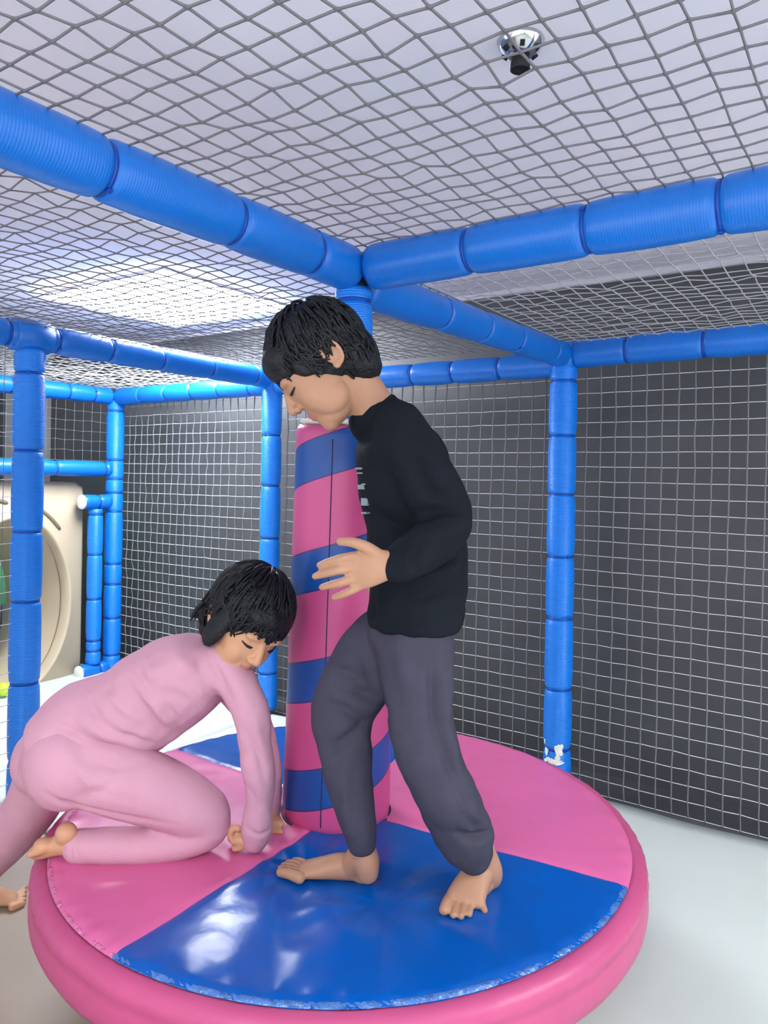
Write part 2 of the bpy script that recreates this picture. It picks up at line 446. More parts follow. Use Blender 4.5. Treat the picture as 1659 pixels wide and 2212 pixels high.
ZN = ZB + .045
X1, Y1 = (1, 0, 0), (0, 1, 0); ZD = (0, 0, -1)
net('safety_net', (XB + .01, -2.3, ZN), X1, Y1, 46, 42, .054, 'net stretched overhead in front of the two nearest blue beams', ru=.0021, rv=.0021, sag=.0, drift=.010, seed=1, twine=M_twine_shade)
net('safety_net', (XL + .01, -1.3, ZN), X1, Y1, 32, 52, .0545, 'net stretched overhead left of the middle junction below the lit ceiling panel', ru=.0019, rv=.0019, sag=.03, drift=.008, seed=2, twine=M_twine_shade)
net('safety_net', (XB + .03, .0, ZN), X1, Y1, 44, 27, .0565, 'net stretched overhead behind the upper right beam', ru=.0019, rv=.0019, sag=.01, drift=.006, seed=3, twine=M_twine_halfshade)
net('safety_net', (XK, -.8, ZN - .03), X1, Y1, 27, 43, .0545, 'net stretched overhead at the far left above the slide panel', sag=.02, drift=.006, seed=4)
net('safety_net', (XB + .017, 1.615, -.036), X1, (0, 0, 1), 36, 29, .066, 'net hanging on the right of the right-hand post before the dark wall', ru=.0017, rv=.0033, sag=.02, sagdir=(0, -1, 0), drift=.004, seed=5)
net('safety_net', (XL, 1.615, -.036), X1, (0, 0, 1), 27, 29, .066, 'net hanging between the middle rear post and the right-hand post', ru=.0017, rv=.0033, sag=.02, sagdir=(0, -1, 0), drift=.004, seed=6)
net('safety_net', (XK, 1.615, -.036), X1, (0, 0, 1), 22, 29, .066, 'net hanging behind the crouching child, left of the middle rear post', ru=.0017, rv=.0033, sag=.02, sagdir=(0, -1, 0), drift=.004, seed=7)
net('safety_net', (XL, -1.15, 0), Y1, (0, 0, 1), 18, 29, .066, 'net hanging at the extreme left edge beside the nearest left post', ru=.0017, rv=.0015, drift=.006, seed=8)
net('safety_net', (XK, -.78, 1.43), Y1, (0, 0, 1), 35, 7, .065, 'small net between the crossbar and the beam above the slide panel', ru=.0010, rv=.0010, drift=.003, seed=9, twine=M_cord)

# ================================================================== SLIDE PANEL (far left)
t = empty('slide_entrance_panel', (-3.30, .45, 0), 'beige moulded plastic panel with a big round tunnel opening at the far left', 'slide panel')
yc, zc, ry, rz = .455, .50, .365, .55     # opening in local coordinates (y from .45)
y0, y1, z0_, z1_ = -.35, .93, -.04, 1.285
NS = 96
def rrect(a, grow=0):
    c, s = math.cos(a), math.sin(a)
    hy, hz = (y1 - y0) / 2 + grow, (z1_ - z0_) / 2 + grow
    q = 22
    k = (abs(c / hy) ** q + abs(s / hz) ** q) ** (-1 / q)
    return ((y0 + y1) / 2 + k * c, (z0_ + z1_) / 2 + k * s)
loops = []
for (x, kind, g) in ((-.05, 'o', 0), (.0, 'o', 0), (.018, 'o', -.02), (.018, 'h', .022), (.023, 'h', .018), (.022, 'h', .008), (.012, 'h', .0), (-.03, 'h', -.02), (-.05, 'h', -.02)):
    L = []
    for k in range(NS):
        a = 2 * math.pi * k / NS
        if kind == 'o':
            p = rrect(a, g); L.append((x, p[0], p[1]))
        else:
            # aim the same angle from the hole centre
            L.append((x, yc + (ry + g) * math.cos(a), zc + (rz + g) * math.sin(a)))
    loops.append(L)
V = [v for L in loops for v in L]; Fc = []
for i in range(len(loops)):
    j = (i + 1) % len(loops)
    for k in range(NS):
        k2 = (k + 1) % NS; Fc.append((i * NS + k, i * NS + k2, j * NS + k2, j * NS + k))
mesh_obj('panel', V, Fc, M_beige, t)
# tunnel behind the opening, flared at its mouth
V = []; Fc = []
prof = [(-.02, 1.0), (-.05, .985), (-.12, .93), (-.22, .90), (-.35, .89), (-.55, .89)]
prof2 = prof + [(x, k + .03) for x, k in reversed(prof)]
for (x, k) in prof2:
    for q in range(NS):
        a = 2 * math.pi * q / NS
        V.append((x, yc + ry * k * math.cos(a) * .98 - abs(x) * .12, zc + rz * k * math.sin(a) * .98 - abs(x) * .05))
for i in range(len(prof2)):
    j = (i + 1) % len(prof2)
    for k in range(NS):
        k2 = (k + 1) % NS; Fc.append((i * NS + k, i * NS + k2, j * NS + k2, j * NS + k))
mesh_obj('tunnel', V, Fc, M_beige, t)
# moulded eyebrow-like ridges round the opening
def tube_mesh(pts, r, n=10):
    V = []; Fc = []
    for i, p in enumerate(pts):
        p = Vector(p); d = (Vector(pts[min(i + 1, len(pts) - 1)]) - Vector(pts[max(i - 1, 0)])).normalized()
        a = d.orthogonal().normalized(); b = d.cross(a)
        rr = r[i] if hasattr(r, '__len__') else r
        if i and True:
            a = (last - d * last.dot(d)).normalized(); b = d.cross(a)
        last = a
        for k in range(n):
            th = 2 * math.pi * k / n; V.append(p + a * rr * math.cos(th) + b * rr * math.sin(th))
    for i in range(len(pts) - 1):
        for k in range(n):
            k2 = (k + 1) % n; Fc.append((i * n + k, i * n + k2, (i + 1) * n + k2, (i + 1) * n + k))
    Fc.append(tuple(range(n))[::-1]); Fc.append(tuple((len(pts) - 1) * n + k for k in range(n)))
    return V, Fc
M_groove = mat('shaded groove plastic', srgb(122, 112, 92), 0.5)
def GX(px, py, x):
    r = FW + RT * ((px - PPX) / FPX) + DN * ((py - PPY) / FPX)
    return EYE + r * ((x - EYE.x) / r.x)
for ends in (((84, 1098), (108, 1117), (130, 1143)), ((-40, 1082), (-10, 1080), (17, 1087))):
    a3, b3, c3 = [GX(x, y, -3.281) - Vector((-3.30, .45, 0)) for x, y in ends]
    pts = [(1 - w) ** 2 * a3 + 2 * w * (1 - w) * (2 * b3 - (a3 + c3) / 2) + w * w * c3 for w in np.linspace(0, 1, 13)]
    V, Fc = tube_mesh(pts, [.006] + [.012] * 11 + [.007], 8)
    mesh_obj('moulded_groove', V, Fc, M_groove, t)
# green / grey play things beyond the tunnel and beside it
t = empty('climbing_panel', (-4.2, 1.25, 0), 'green and grey climbing panel with white marks seen through the tunnel opening', 'climbing panel')
bm = bmesh.new(); box(bm, (-.05, -.45, .35), (.0, .6, .86), .01); bm_obj('green_board', bm, M_green, t)
bm = bmesh.new(); box(bm, (-.05, -.45, .862), (.0, .6, 1.0), .01); bm_obj('grey_board', bm, M_greypl, t)
bm = bmesh.new(); box(bm, (-.05, -.45, 1.002), (.0, .6, 1.2), .01); bm_obj('green_top_board', bm, M_green, t)
for (y, z, w, h, rz_) in ((.06, 1.06, .05, .07, .5), (.0, .93, .06, .02, 0), (.025, .90, .018, .06, .3), (.04, .66, .09, .02, .2)):
    bm = bmesh.new(); q = bmesh.ops.create_cube(bm, size=1)['verts']
    for v in q:
        p = Vector((v.co.x * .006 + .003, v.co.y * w, v.co.z * h)); v.co = Matrix.Rotation(rz_, 3, 'X') @ p + Vector((0, y, z))
    bm_obj('white_mark', bm, M_white, t)
V, Fc = lathe([(math.cos(math.pi * k / 12) * -.04, max(.0005, .04 * math.sin(math.pi * k / 12))) for k in range(13)], 20)
o = mesh_obj('plastic_ball', V, Fc, M_lime); o.location = P(8, 1435, 4.45)
o.location.z = max(.04, min(o.location.z, .04)); props(o, 'lime green plastic ball on the pale mat at the left edge', 'ball')

# ================================================================== ROUND PLATFORM
DC = (-.015, .02)
t = empty('spinning_platform', (DC[0], DC[1], 0), 'large round padded platform with pink and blue wedges the children are on', 'spinning platform')
ZT = .415
ang_b = [math.radians(a) for a in (-89.5, 6.5, 104, 177)]
def top_h(x, y):
    r = math.hypot(x, y); a = math.atan2(y, x)
    z = ZT + .006 * (1 - (r / .78) ** 2)
    z += .0030 * noise.noise(Vector((x * 6, y * 6, 1.3))) + .0016 * noise.noise(Vector((x * 17, y * 17, 4)))
    # puckers pulled from under the standing feet and gathered at the seam
    for (fx, fy, amp, wd) in ((.33, -.30, -.010, .075), (.10, -.30, -.008, .08)):
        q = math.hypot(x - fx - DC[0] * 0, y - fy)
        z += amp * math.exp(-(q / wd) ** 2)
        z += .0022 * math.sin(math.atan2(y - fy, x - fx) * 9 + fx * 9) * math.exp(-((q - .16) / .10) ** 2)
    z += .0018 * math.sin(a * 60 + 2 * math.sin(a * 7)) * math.exp(-((r - .745) / .022) ** 2)
    for b in ang_b:
        dd = abs(r * math.sin(a - b)) if math.cos(a - b) > 0 else 9
        z -= .004 * math.exp(-(dd / .006) ** 2) * (1 if r > .1 else 0)
    z -= .010 * max(0, (r - .735) / .03) ** 2 if r > .735 else 0
    return z
def wedge(a0, a1, material):
    if a1 < a0: a1 += 2 * math.pi
    nr, na = 110, 90
    V = []; Fc = []
    for i in range(nr + 1):
        r = .002 + (.763 - .002) * i / nr
        for k in range(na + 1):
            a = a0 + (a1 - a0) * k / na
            x, y = r * math.cos(a), r * math.sin(a); V.append((x, y, top_h(x, y)))
    for i in range(nr):
        for k in range(na):
            q = i * (na + 1) + k; Fc.append((q, q + na + 1, q + na + 2, q + 1))
    return mesh_obj('top_panel', V, Fc, material, t)
for k, (mm) in enumerate((M_blue, M_pink, M_blue, M_pink)):
    o = wedge(ang_b[k], ang_b[(k + 1) % 4], mm)
    o['label'] = 'royal blue vinyl wedge' if mm is M_blue else 'pink vinyl wedge'
# rim
prof = [(.757, .402), (.770, .4055), (.786, .400), (.797, .388), (.8015, .370), (.797, .362), (.8000, .350), (.8035, .325), (.8015, .305), (.795, .292), (.780, .285), (.55, .283), (.30, .283)]
n = 240; V = []; Fc = []
for i, (r, z) in enumerate(prof):
    for k in range(n):
        a = 2 * math.pi * k / n
        w = .0022 * noise.noise(Vector((math.cos(a) * 9, math.sin(a) * 9, i * .35))) if i < 11 else 0
        pk = .0014 * math.sin(a * 95 + 3 * math.sin(a * 5)) * (1 if 1 <= i <= 5 else 0)
        V.append(((r + w + pk) * math.cos(a), (r + w + pk) * math.sin(a), z))
for i in range(len(prof) - 1):
    for k in range(n):
        k2 = (k + 1) % n; Fc.append((i * n + k2, i * n + k, (i + 1) * n + k, (i + 1) * n + k2))
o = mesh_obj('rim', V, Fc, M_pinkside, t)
# seam tape arcs where the top meets the rim
def arc_tape(a0, a1, r0, r1, z0, z1, mm):
    if a1 < a0: a1 += 2 * math.pi
    n = 260; V = []; Fc = []
    for k in range(n + 1):
        a = a0 + (a1 - a0) * k / n
        w = .0012 * math.sin(k * 1.9) + .001 * noise.noise(Vector((k * .4, r0 * 9, 0)))
        for (r, z) in ((r0, z0), ((2*r0 + r1) / 3, z0 * .66 + z1 * .34 + .0022 + w), ((r0 + 2 * r1) / 3, z0 * .34 + z1 * .66 + .002 - w), (r1, z1)):
            V.append((r * math.cos(a), r * math.sin(a), z))
    for k in range(n):
        for j in range(3):
            q = k * 4 + j; Fc.append((q, q + 1, q + 5, q + 4))
    return mesh_obj('seam_tape', V, Fc, mm, t)
o = arc_tape(ang_b[0], ang_b[1], .751, .763, .4115, .4065, M_seamthread); o['label'] = 'glossy puckered blue seam edge'
o = arc_tape(ang_b[3], ang_b[0], .753, .763, .4110, .4065, M_pinktape); o['label'] = 'glossy puckered pink seam edge'
V, Fc = lathe([(-.045, .17), (-.03, .17), (-.02, .12), (.284, .12)], 32)
mesh_obj('hub', V, Fc, M_black, t)

# ================================================================== STRIPED COLUMN
M_col = bpy.data.materials.new('spiral pink and blue vinyl'); M_col.use_nodes = True
nt = M_col.node_tree; b = nt.nodes['Principled BSDF']; b.inputs['Roughness'].default_value = .42
tc = nt.nodes.new('ShaderNodeTexCoord'); sp = nt.nodes.new('ShaderNodeSeparateXYZ'); nt.links.new(tc.outputs['Object'], sp.inputs[0])
def mth(op, a, b_=None):
    x = nt.nodes.new('ShaderNodeMath'); x.operation = op
    for i, q in enumerate((a, b_)):
        if q is None: continue
        if isinstance(q, (int, float)): x.inputs[i].default_value = q
        else: nt.links.new(q, x.inputs[i])
    return x.outputs[0]
PITCH = .292
at = mth('ARCTAN2', sp.outputs['Y'], sp.outputs['X'])
h = mth('SUBTRACT', mth('DIVIDE', sp.outputs['Z'], PITCH), mth('MULTIPLY', at, 1 / (2 * math.pi)))
COLPH = -.44
fr = mth('FRACT', mth('ADD', h, 40 + COLPH)); 
isb = mth('LESS_THAN', fr, .37)
edge = mth('LESS_THAN', mth('MINIMUM', mth('ABSOLUTE', mth('SUBTRACT', fr, .37)), mth('MINIMUM', fr, mth('SUBTRACT', 1.0, fr))), .008)
mx = nt.nodes.new('ShaderNodeMix'); mx.data_type = 'RGBA'
mx.inputs[6].default_value = srgb(194, 76, 132); mx.inputs[7].default_value = srgb(14, 72, 150)
nt.links.new(isb, mx.inputs[0])
mx2 = nt.nodes.new('ShaderNodeMix'); mx2.data_type = 'RGBA'; mx2.inputs[7].default_value = srgb(60, 50, 110)
nt.links.new(edge, mx2.inputs[0]); nt.links.new(mx.outputs[2], mx2.inputs[6]); nt.links.new(mx2.outputs[2], b.inputs['Base Color'])
ns = nt.nodes.new('ShaderNodeTexNoise'); ns.inputs['Scale'].default_value = 6; nt.links.new(tc.outputs['Object'], ns.inputs[0])
bp = nt.nodes.new('ShaderNodeBump'); bp.inputs['Strength'].default_value = .3; bp.inputs['Distance'].default_value = .01
nt.links.new(ns.outputs['Fac'], bp.inputs['Height']); nt.links.new(bp.outputs[0], b.inputs['Normal'])

CB = Vector((-.04, .008, .418)); CT = Vector((.005, -.03, 1.492))
t = empty('striped_column', CB, 'tall round pink and blue spiral-striped padded column standing on the platform', 'padded column')
t.rotation_mode = 'QUATERNION'; t.rotation_quaternion = Vector((0, 0, 1)).rotation_difference((CT - CB).normalized())
HC = (CT - CB).length
prof = []
for i in range(90):
    z = HC * i / 89; r = .150 - .012 * (i / 89) + .001 * noise.noise(Vector((z * 7, 0, 0)))
    e = min(z, HC - z); r -= .008 * math.exp(-e / .006); prof.append((z, r))
V, Fc = lathe(prof, 72); mesh_obj('padded_cover', V, Fc, M_col, t)
M_zip = mat('dark stitched seam', srgb(40, 34, 78), .6)
for sa in (-68, 52, 172):
    pts = [((prof[i][1] + .0006) * math.cos(math.radians(sa)), (prof[i][1] + .0006) * math.sin(math.radians(sa)), prof[i][0]) for i in range(2, 88, 3)]
    V, Fc = tube_mesh(pts, .0014, 6); mesh_obj('vertical_seam', V, Fc, M_zip, t)
V, Fc = lathe([(HC - .002, .10), (HC + .010, .128), (HC + .016, .118), (HC + .012, .09), (HC + .018, .06), (HC + .006, .055)], 60)
V = [(x + .006 * noise.noise(Vector((x * 60, y * 60, z * 30))), y + .006 * noise.noise(Vector((y * 60, x * 60, 3))), z + .008 * noise.noise(Vector((x * 70, y * 70, 9)))) for x, y, z in V]
mesh_obj('frayed_foam_top', V, Fc, M_chip, t)
pts = [(.152 * math.cos(a), .152 * math.sin(a), .004 + .002 * math.sin(a * 5)) for a in np.linspace(-math.pi, math.pi, 60)]
V, Fc = tube_mesh(pts, .003, 6); mesh_obj('base_piping', V, Fc, M_zip, t)

# ================================================================== BODY MODELLING
def catmull(pts, step=.012):
    """pts: list of (Vector, r1, r2)"""
    out = []
    n = len(pts)
    for i in range(n - 1):
        p0 = pts[max(i - 1, 0)]; p1 = pts[i]; p2 = pts[i + 1]; p3 = pts[min(i + 2, n - 1)]
        L = (p2[0] - p1[0]).length; k = max(2, int(L / step))
        for s in range(k):
            u = s / k
            f = lambda a, b, c, d: 0.5 * ((2 * b) + (-a + c) * u + (2 * a - 5 * b + 4 * c - d) * u * u + (-a + 3 * b - 3 * c + d) * u ** 3)
            out.append((Vector([f(p0[0][q], p1[0][q], p2[0][q], p3[0][q]) for q in range(3)]),
                        max(.002, f(p0[1], p1[1], p2[1], p3[1])), max(.002, f(p0[2], p1[2], p2[2], p3[2]))))
    out.append(pts[-1]); return out

def tube(pts, side=None, n=18, cap=True, step=.012):
    """pts: (Vector, r) or (Vector, r_plane, r_side); side = direction in which r_side is measured"""
    pts = [(p[0], p[1], p[2] if len(p) > 2 else p[1]) for p in pts]
    S = catmull(pts, step)
    side = Vector(side) if side is not None else None
    V = []; Fc = []; rings = []
    last = None
    d0 = (S[1][0] - S[0][0]).normalized(); d1 = (S[-1][0] - S[-2][0]).normalized()
    if cap:
        pre = [(S[0][0] - d0 * S[0][1] * math.sin(a) * .9, S[0][1] * math.cos(a), S[0][2] * math.cos(a)) for a in (1.4, 1.0, .5)]
        post = [(S[-1][0] + d1 * S[-1][1] * math.sin(a) * .9, S[-1][1] * math.cos(a), S[-1][2] * math.cos(a)) for a in (.5, 1.0, 1.4)]
        S = pre + S + post
    for i, (p, r1, r2) in enumerate(S):
        d = (S[min(i + 1, len(S) - 1)][0] - S[max(i - 1, 0)][0]).normalized()
        if side is not None: b = (side - d * side.dot(d)).normalized()
        elif last is None: b = d.orthogonal().normalized()
        else: b = (last - d * last.dot(d)).normalized()
        last = b; a = b.cross(d)
        for k in range(n):
            th = 2 * math.pi * k / n; V.append(p + a * (r1 * math.cos(th)) + b * (r2 * math.sin(th)))
    for i in range(len(S) - 1):
        for k in range(n):
            k2 = (k + 1) % n; Fc.append((i * n + k, i * n + k2, (i + 1) * n + k2, (i + 1) * n + k))
    Fc.append(tuple(range(n))[::-1]); Fc.append(tuple((len(S) - 1) * n + k for k in range(n)))
    return V, Fc

def ell(c, r, axes=None, n=16):
    ax = axes or (Vector((1, 0, 0)), Vector((0, 1, 0)), Vector((0, 0, 1)))
    if not hasattr(r, '__len__'): r = (r, r, r)
    V = []; Fc = []; c = Vector(c)
    for i in range(1, n):
        ph = math.pi * i / n
        for k in range(2 * n):
            th = math.pi * k / n
            V.append(c + ax[0] * (r[0] * math.sin(ph) * math.cos(th)) + ax[1] * (r[1] * math.sin(ph) * math.sin(th)) + ax[2] * (r[2] * math.cos(ph)))
    m_ = 2 * n
    for i in range(n - 2):
        for k in range(m_):
            k2 = (k + 1) % m_; Fc.append((i * m_ + k, (i + 1) * m_ + k, (i + 1) * m_ + k2, i * m_ + k2))
    top = len(V); V.append(c + ax[2] * r[2]); bot = len(V); V.append(c - ax[2] * r[2])
    for k in range(m_):
        k2 = (k + 1) % m_; Fc.append((top, k, k2)); Fc.append((bot, (n - 2) * m_ + k2, (n - 2) * m_ + k))
    return V, Fc

def merge(prims):
    V = []; Fc = []
    for v, f in prims:
        o = len(V); V += list(v); Fc += [tuple(i + o for i in q) for q in f]
    return V, Fc

def blob(name, prims, voxel, smooth, material, parent, origin=None, disp=None, mats=None, fmatfn=None, extra=None):
    V, Fc = merge(prims)
    tmp = mesh_obj('tmp', V, Fc, material)
    md = tmp.modifiers.new('r', 'REMESH'); md.mode = 'VOXEL'; md.voxel_size = voxel; md.adaptivity = 0
    bpy.context.view_layer.update()
    dg = bpy.context.evaluated_depsgraph_get()
    me = bpy.data.meshes.new_from_object(tmp.evaluated_get(dg))
    old = tmp.data; bpy.data.objects.remove(tmp); bpy.data.meshes.remove(old)
    nv = len(me.vertices); co_ = np.empty(nv * 3); me.vertices.foreach_get('co', co_); co_ = co_.reshape(-1, 3)
    ne = len(me.edges); ed = np.empty(ne * 2, dtype=np.int32); me.edges.foreach_get('vertices', ed); ed = ed.reshape(-1, 2)
    deg = np.bincount(ed.ravel(), minlength=nv).astype(float)[:, None]; deg[deg == 0] = 1
    def lap(c):
        s = np.zeros_like(c)
        for q in range(3):
            s[:, q] = np.bincount(ed[:, 0], c[ed[:, 1], q], nv) + np.bincount(ed[:, 1], c[ed[:, 0], q], nv)
        return s / deg
    for k in range(smooth):
        co_ = co_ + .55 * (lap(co_) - co_)
        co_ = co_ - .30 * (lap(co_) - co_) if k % 2 else co_
    me.vertices.foreach_set('co', co_.ravel()); me.update()
    if disp is not None:
        nr = np.empty(nv * 3); me.vertices.foreach_get('normal', nr); nr = nr.reshape(-1, 3)
        co_ = co_ + nr * disp(co_, nr)[:, None]
        me.vertices.foreach_set('co', co_.ravel()); me.update()
    me.materials.clear()
    for mm in (mats or [material]): me.materials.append(mm)
    if fmatfn:
        nf = len(me.polygons); cf = np.empty(nf * 3); me.polygons.foreach_get('center', cf)
        me.polygons.foreach_set('material_index', fmatfn(cf.reshape(-1, 3)).astype(np.int32))
    else:
        me.polygons.foreach_set('material_index', np.zeros(len(me.polygons), dtype=np.int32))
    if extra:
        bm = bmesh.new(); bm.from_mesh(me)
        for V2, F2 in extra:
            vs = [bm.verts.new(v) for v in V2]
            for f in F2:
                try: bm.faces.new([vs[i] for i in f])
                except ValueError: pass
        bm.to_mesh(me); bm.free()
    if origin is not None: me.transform(Matrix.Translation(-Vector(origin)))
    me.polygons.foreach_set('use_smooth', [True] * len(me.polygons)); me.update()
    me.name = name
    o = bpy.data.objects.new(name, me); COL.objects.link(o); o.parent = parent
    return o

FWn = np.array(FW); 
def seg_dist(c, a, b):
    """distance to a segment, the viewing depth counted for less so a fold runs over the cloth's near side"""
    a = np.array(a); b = np.array(b)
    ab = b - a; ab = ab - FWn * ab.dot(FWn) * .65
    d = c - a; d = d - np.outer(d @ FWn, FWn) * .65
    tt = np.clip(d @ ab / max(ab @ ab, 1e-9), 0, 1)
    return np.linalg.norm(d - np.outer(tt, ab), axis=1), tt
def folds(spec, nscale=9, namp=.0, nst=(1, 1, 1), seed=0, gain=1.7):
    def f(c, nr):
        out = np.zeros(len(c))
        for (pts, w, amp) in spec:
            best = None
            m_ = len(pts) - 1
            for i in range(m_):
                d, tt = seg_dist(c, pts[i], pts[i + 1]); u = (i + tt) / m_
                g = np.exp(-(d / w) ** 2) * np.sin(np.pi * np.clip(u * .84 + .08, 0, 1))
                best = g if best is None else np.maximum(best, g)
            out += gain * amp * best * ((nr @ FWn) < .35)
        if namp:
            out += np.array([noise.noise(Vector((p[0] * nscale * nst[0] + seed, p[1] * nscale * nst[1], p[2] * nscale * nst[2]))) for p in c]) * namp
            out += np.array([noise.noise(Vector((p[0] * nscale * 2.7 + seed, p[1] * nscale * 2.7, p[2] * nscale * 2.7))) for p in c]) * namp * .35
        return out
    return f

def head_prims(H, f, u, s, k):
    """skull, face, jaw, nose, lips, ears in the head's own frame; f forward, u up, s to the head's left"""
    L = lambda a, b_, c: H + (f * a + u * b_ + s * c) * k
    ax = (f, u, s)
    E = lambda a, b_, c, r: ell(L(a, b_, c), tuple(q * k for q in (r if hasattr(r, '__len__') else (r, r, r))), ax)
    pr = [E(-.012, .035, 0, (.088, .080, .073)), E(.026, .0, 0, (.062, .080, .062)), E(.030, -.040, 0, (.052, .055, .052)),
          E(.042, -.074, 0, (.036, .026, .034)), E(.060, -.084, 0, (.018, .018, .020)), E(.052, -.064, 0, (.026, .026, .030)),
          E(.047, -.030, .029, (.032, .036, .026)), E(.047, -.030, -.029, (.032, .036, .026)), E(.030, -.045, .030, (.040, .040, .024)), E(.030, -.045, -.030, (.040, .040, .024)),
          E(.074, .024, .024, (.014, .010, .024)), E(.074, .024, -.024, (.014, .010, .024)),
          tube([(L(.084, .012, 0), .0075 * k), (L(.093, -.006, 0), .0085 * k), (L(.099, -.021, 0), .0105 * k)], step=.004),
          E(.091, -.025, .010, .0075), E(.091, -.025, -.010, .0075),
          E(.068, .006, .029, (.010, .0085, .015)), E(.068, .006, -.029, (.010, .0085, .015)),
          tube([(L(.070, -.050, .018), .004 * k), (L(.0815, -.049, .0), .0060 * k), (L(.070, -.050, -.018), .004 * k)], step=.004),
          tube([(L(.068, -.059, .015), .004 * k), (L(.079, -.059, .0), .0060 * k), (L(.068, -.059, -.015), .004 * k)], step=.004)]
    for q in (1, -1):
        pts = []
        for i in range(11):
            a = math.radians(-120 + 300 * i / 10)
            pts.append((L(-.020 - .016 * math.cos(a) * 1.0, .003 + .026 * math.sin(a), q * (.078 + .004 * math.sin(a))), .0048 * k))
        pr.append(tube(pts, step=.005, n=10))
        pr.append(E(-.016, .002, q * .073, (.014, .022, .006)))
        pr.append(E(-.013, -.022, q * .075, (.008, .008, .006)))
    return pr, L, E

def face_children(body, L, E, f, u, s, k, closed=True):
    for q in (1, -1):
        V, Fc = tube([(L(.0775, .0035, q * .014), .0012 * k), (L(.083, .001, q * .024), .0026 * k), (L(.080, .001, q * .034), .0026 * k), (L(.070, .004, q * .044), .0012 * k)], step=.003, n=8)
        mesh_obj('eyelashes', V, Fc, M_black, body)
        V, Fc = tube([(L(.083, .022, q * .012), .002 * k, .002 * k), (L(.083, .027, q * .027), .0034 * k, .0034 * k), (L(.070, .023, q * .046), .0015 * k, .0015 * k)], step=.004, n=8)
        mesh_obj('eyebrow', V, Fc, M_hair, body)

def locks(center, f, u, s, k, n, crown, length, seed, r=(.10, .097, .087), lo=-.35, thick=.0032, droop=.3):
    """tapered locks of hair lying over the cap, fanning out from the crown"""
    g = random.Random(seed); out = []
    for i in range(n):
        while True:
            d = Vector((g.gauss(0, 1), g.gauss(0, 1), g.gauss(0, 1))).normalized()
            if d.y > lo and not (d.x > .62 and d.y < .12): break
        P0 = Vector((d.x * r[0], d.y * r[1], d.z * r[2]))
        flow = (d - crown * d.dot(crown)); 
        if flow.length < .1: flow = Vector((g.uniform(-1, 1), -.2, g.uniform(-1, 1)))
        flow = flow.normalized() + Vector((g.uniform(-.2, .2), -droop, g.uniform(-.2, .2)))
        flow = (flow - d * flow.dot(d)).normalized()
        pts = []
        ln = length * g.uniform(.6, 1.2)
        for j in range(5):
            w = j / 4; q = P0 + flow * ln * w
            nrm = Vector((q.x / r[0], q.y / r[1], q.z / r[2]))
            q = q * ((1.0 + .035 * math.sin(w * 2.4) + .03 * w * g.random()) / max(nrm.length, .5))
            pts.append((center + (f * q.x + u * q.y + s * q.z) * k, thick * k * (1.0, 1.0, .8, .5, .12)[j]))
        out.append(tube(pts, n=5, cap=False, step=.02))
    return out

def foot_prims(heel, ball_c, toes, ankle, w=.036, hr=.026):
    """heel, ball and toe tips as world points; sole on the ground"""
    up = Vector((0, 0, 1)); d = (ball_c - heel); d.z = 0; d.normalize(); sd = d.cross(up)
    pr = [ell(heel + up * (hr - .002), (hr * 1.05, hr * .95, hr), (d, sd, up)),
          tube([(heel + up * .030, .026, .026), (heel.lerp(ball_c, .35) + up * .032, .030, .027), (heel.lerp(ball_c, .7) + up * .024, .022, .033), (ball_c + up * .016, .015, w)], side=sd, step=.008),
          tube([(ankle + up * .02, .027), (ankle, .027), (heel.lerp(ball_c, .18) + up * .035, .029)], step=.008)]
    return pr

# ================================================================== BOY
boy = empty('person', (.28, -.30, ZT), 'child in a black sweatshirt and dark grey joggers stepping barefoot across the platform', 'person')
borg = Vector((.28, -.30, ZT))
def G(px, py, z=ZT):                 # point on the platform's plane (or at height z) seen at that spot
    r = FW + RT * ((px - PPX) / FPX) + DN * ((py - PPY) / FPX)
    return EYE + r * ((z - EYE.z) / r.z)
LAT = FW.copy()                      # across the boy's body: away from the eye is his right side
bH = P(700, 797, 1.60)
bf = (RT * -.73 + DN * .68 - FW * .10).normalized(); bu = (RT * -.68 + DN * -.73).normalized()
bu = (bu - bf * bu.dot(bf)).normalized(); bs = bu.cross(bf)
if bs.dot(FW) > 0: bs = -bs
KB = 1.12
hp, Lb, Eb = head_prims(bH, bf, bu, bs, KB)
prims = list(hp)
prims += [tube([(P(745, 800, 1.61), .058), (P(790, 862, 1.63), .052), (P(822, 915, 1.65), .058)]),
          tube([(P(822, 925, 1.65), .05, .06), (P(862, 1000, 1.66), .078, .095), (P(885, 1150, 1.66), .085, .10), (P(900, 1330, 1.66), .085, .105)], side=LAT),
          tube([(P(872, 960, 1.565), .036), (P(972, 1118, 1.52), .034), (P(905, 1180, 1.47), .028), (P(846, 1222, 1.43), .023)]),
          tube([(P(858, 955, 1.745), .036), (P(905, 1110, 1.80), .034), (P(850, 1230, 1.76), .022)]),
          tube([(P(895, 1370, 1.61), .070), (P(912, 1600, 1.61), .042), (P(975, 1740, 1.63), .034), (P(1035, 1850, 1.675), .028)]),
          tube([(P(845, 1370, 1.72), .055), (P(800, 1450, 1.715), .048), (P(752, 1555, 1.70), .040), (P(760, 1700, 1.68), .032), (P(776, 1790, 1.68), .026), (P(778, 1835, 1.675), .026)])]
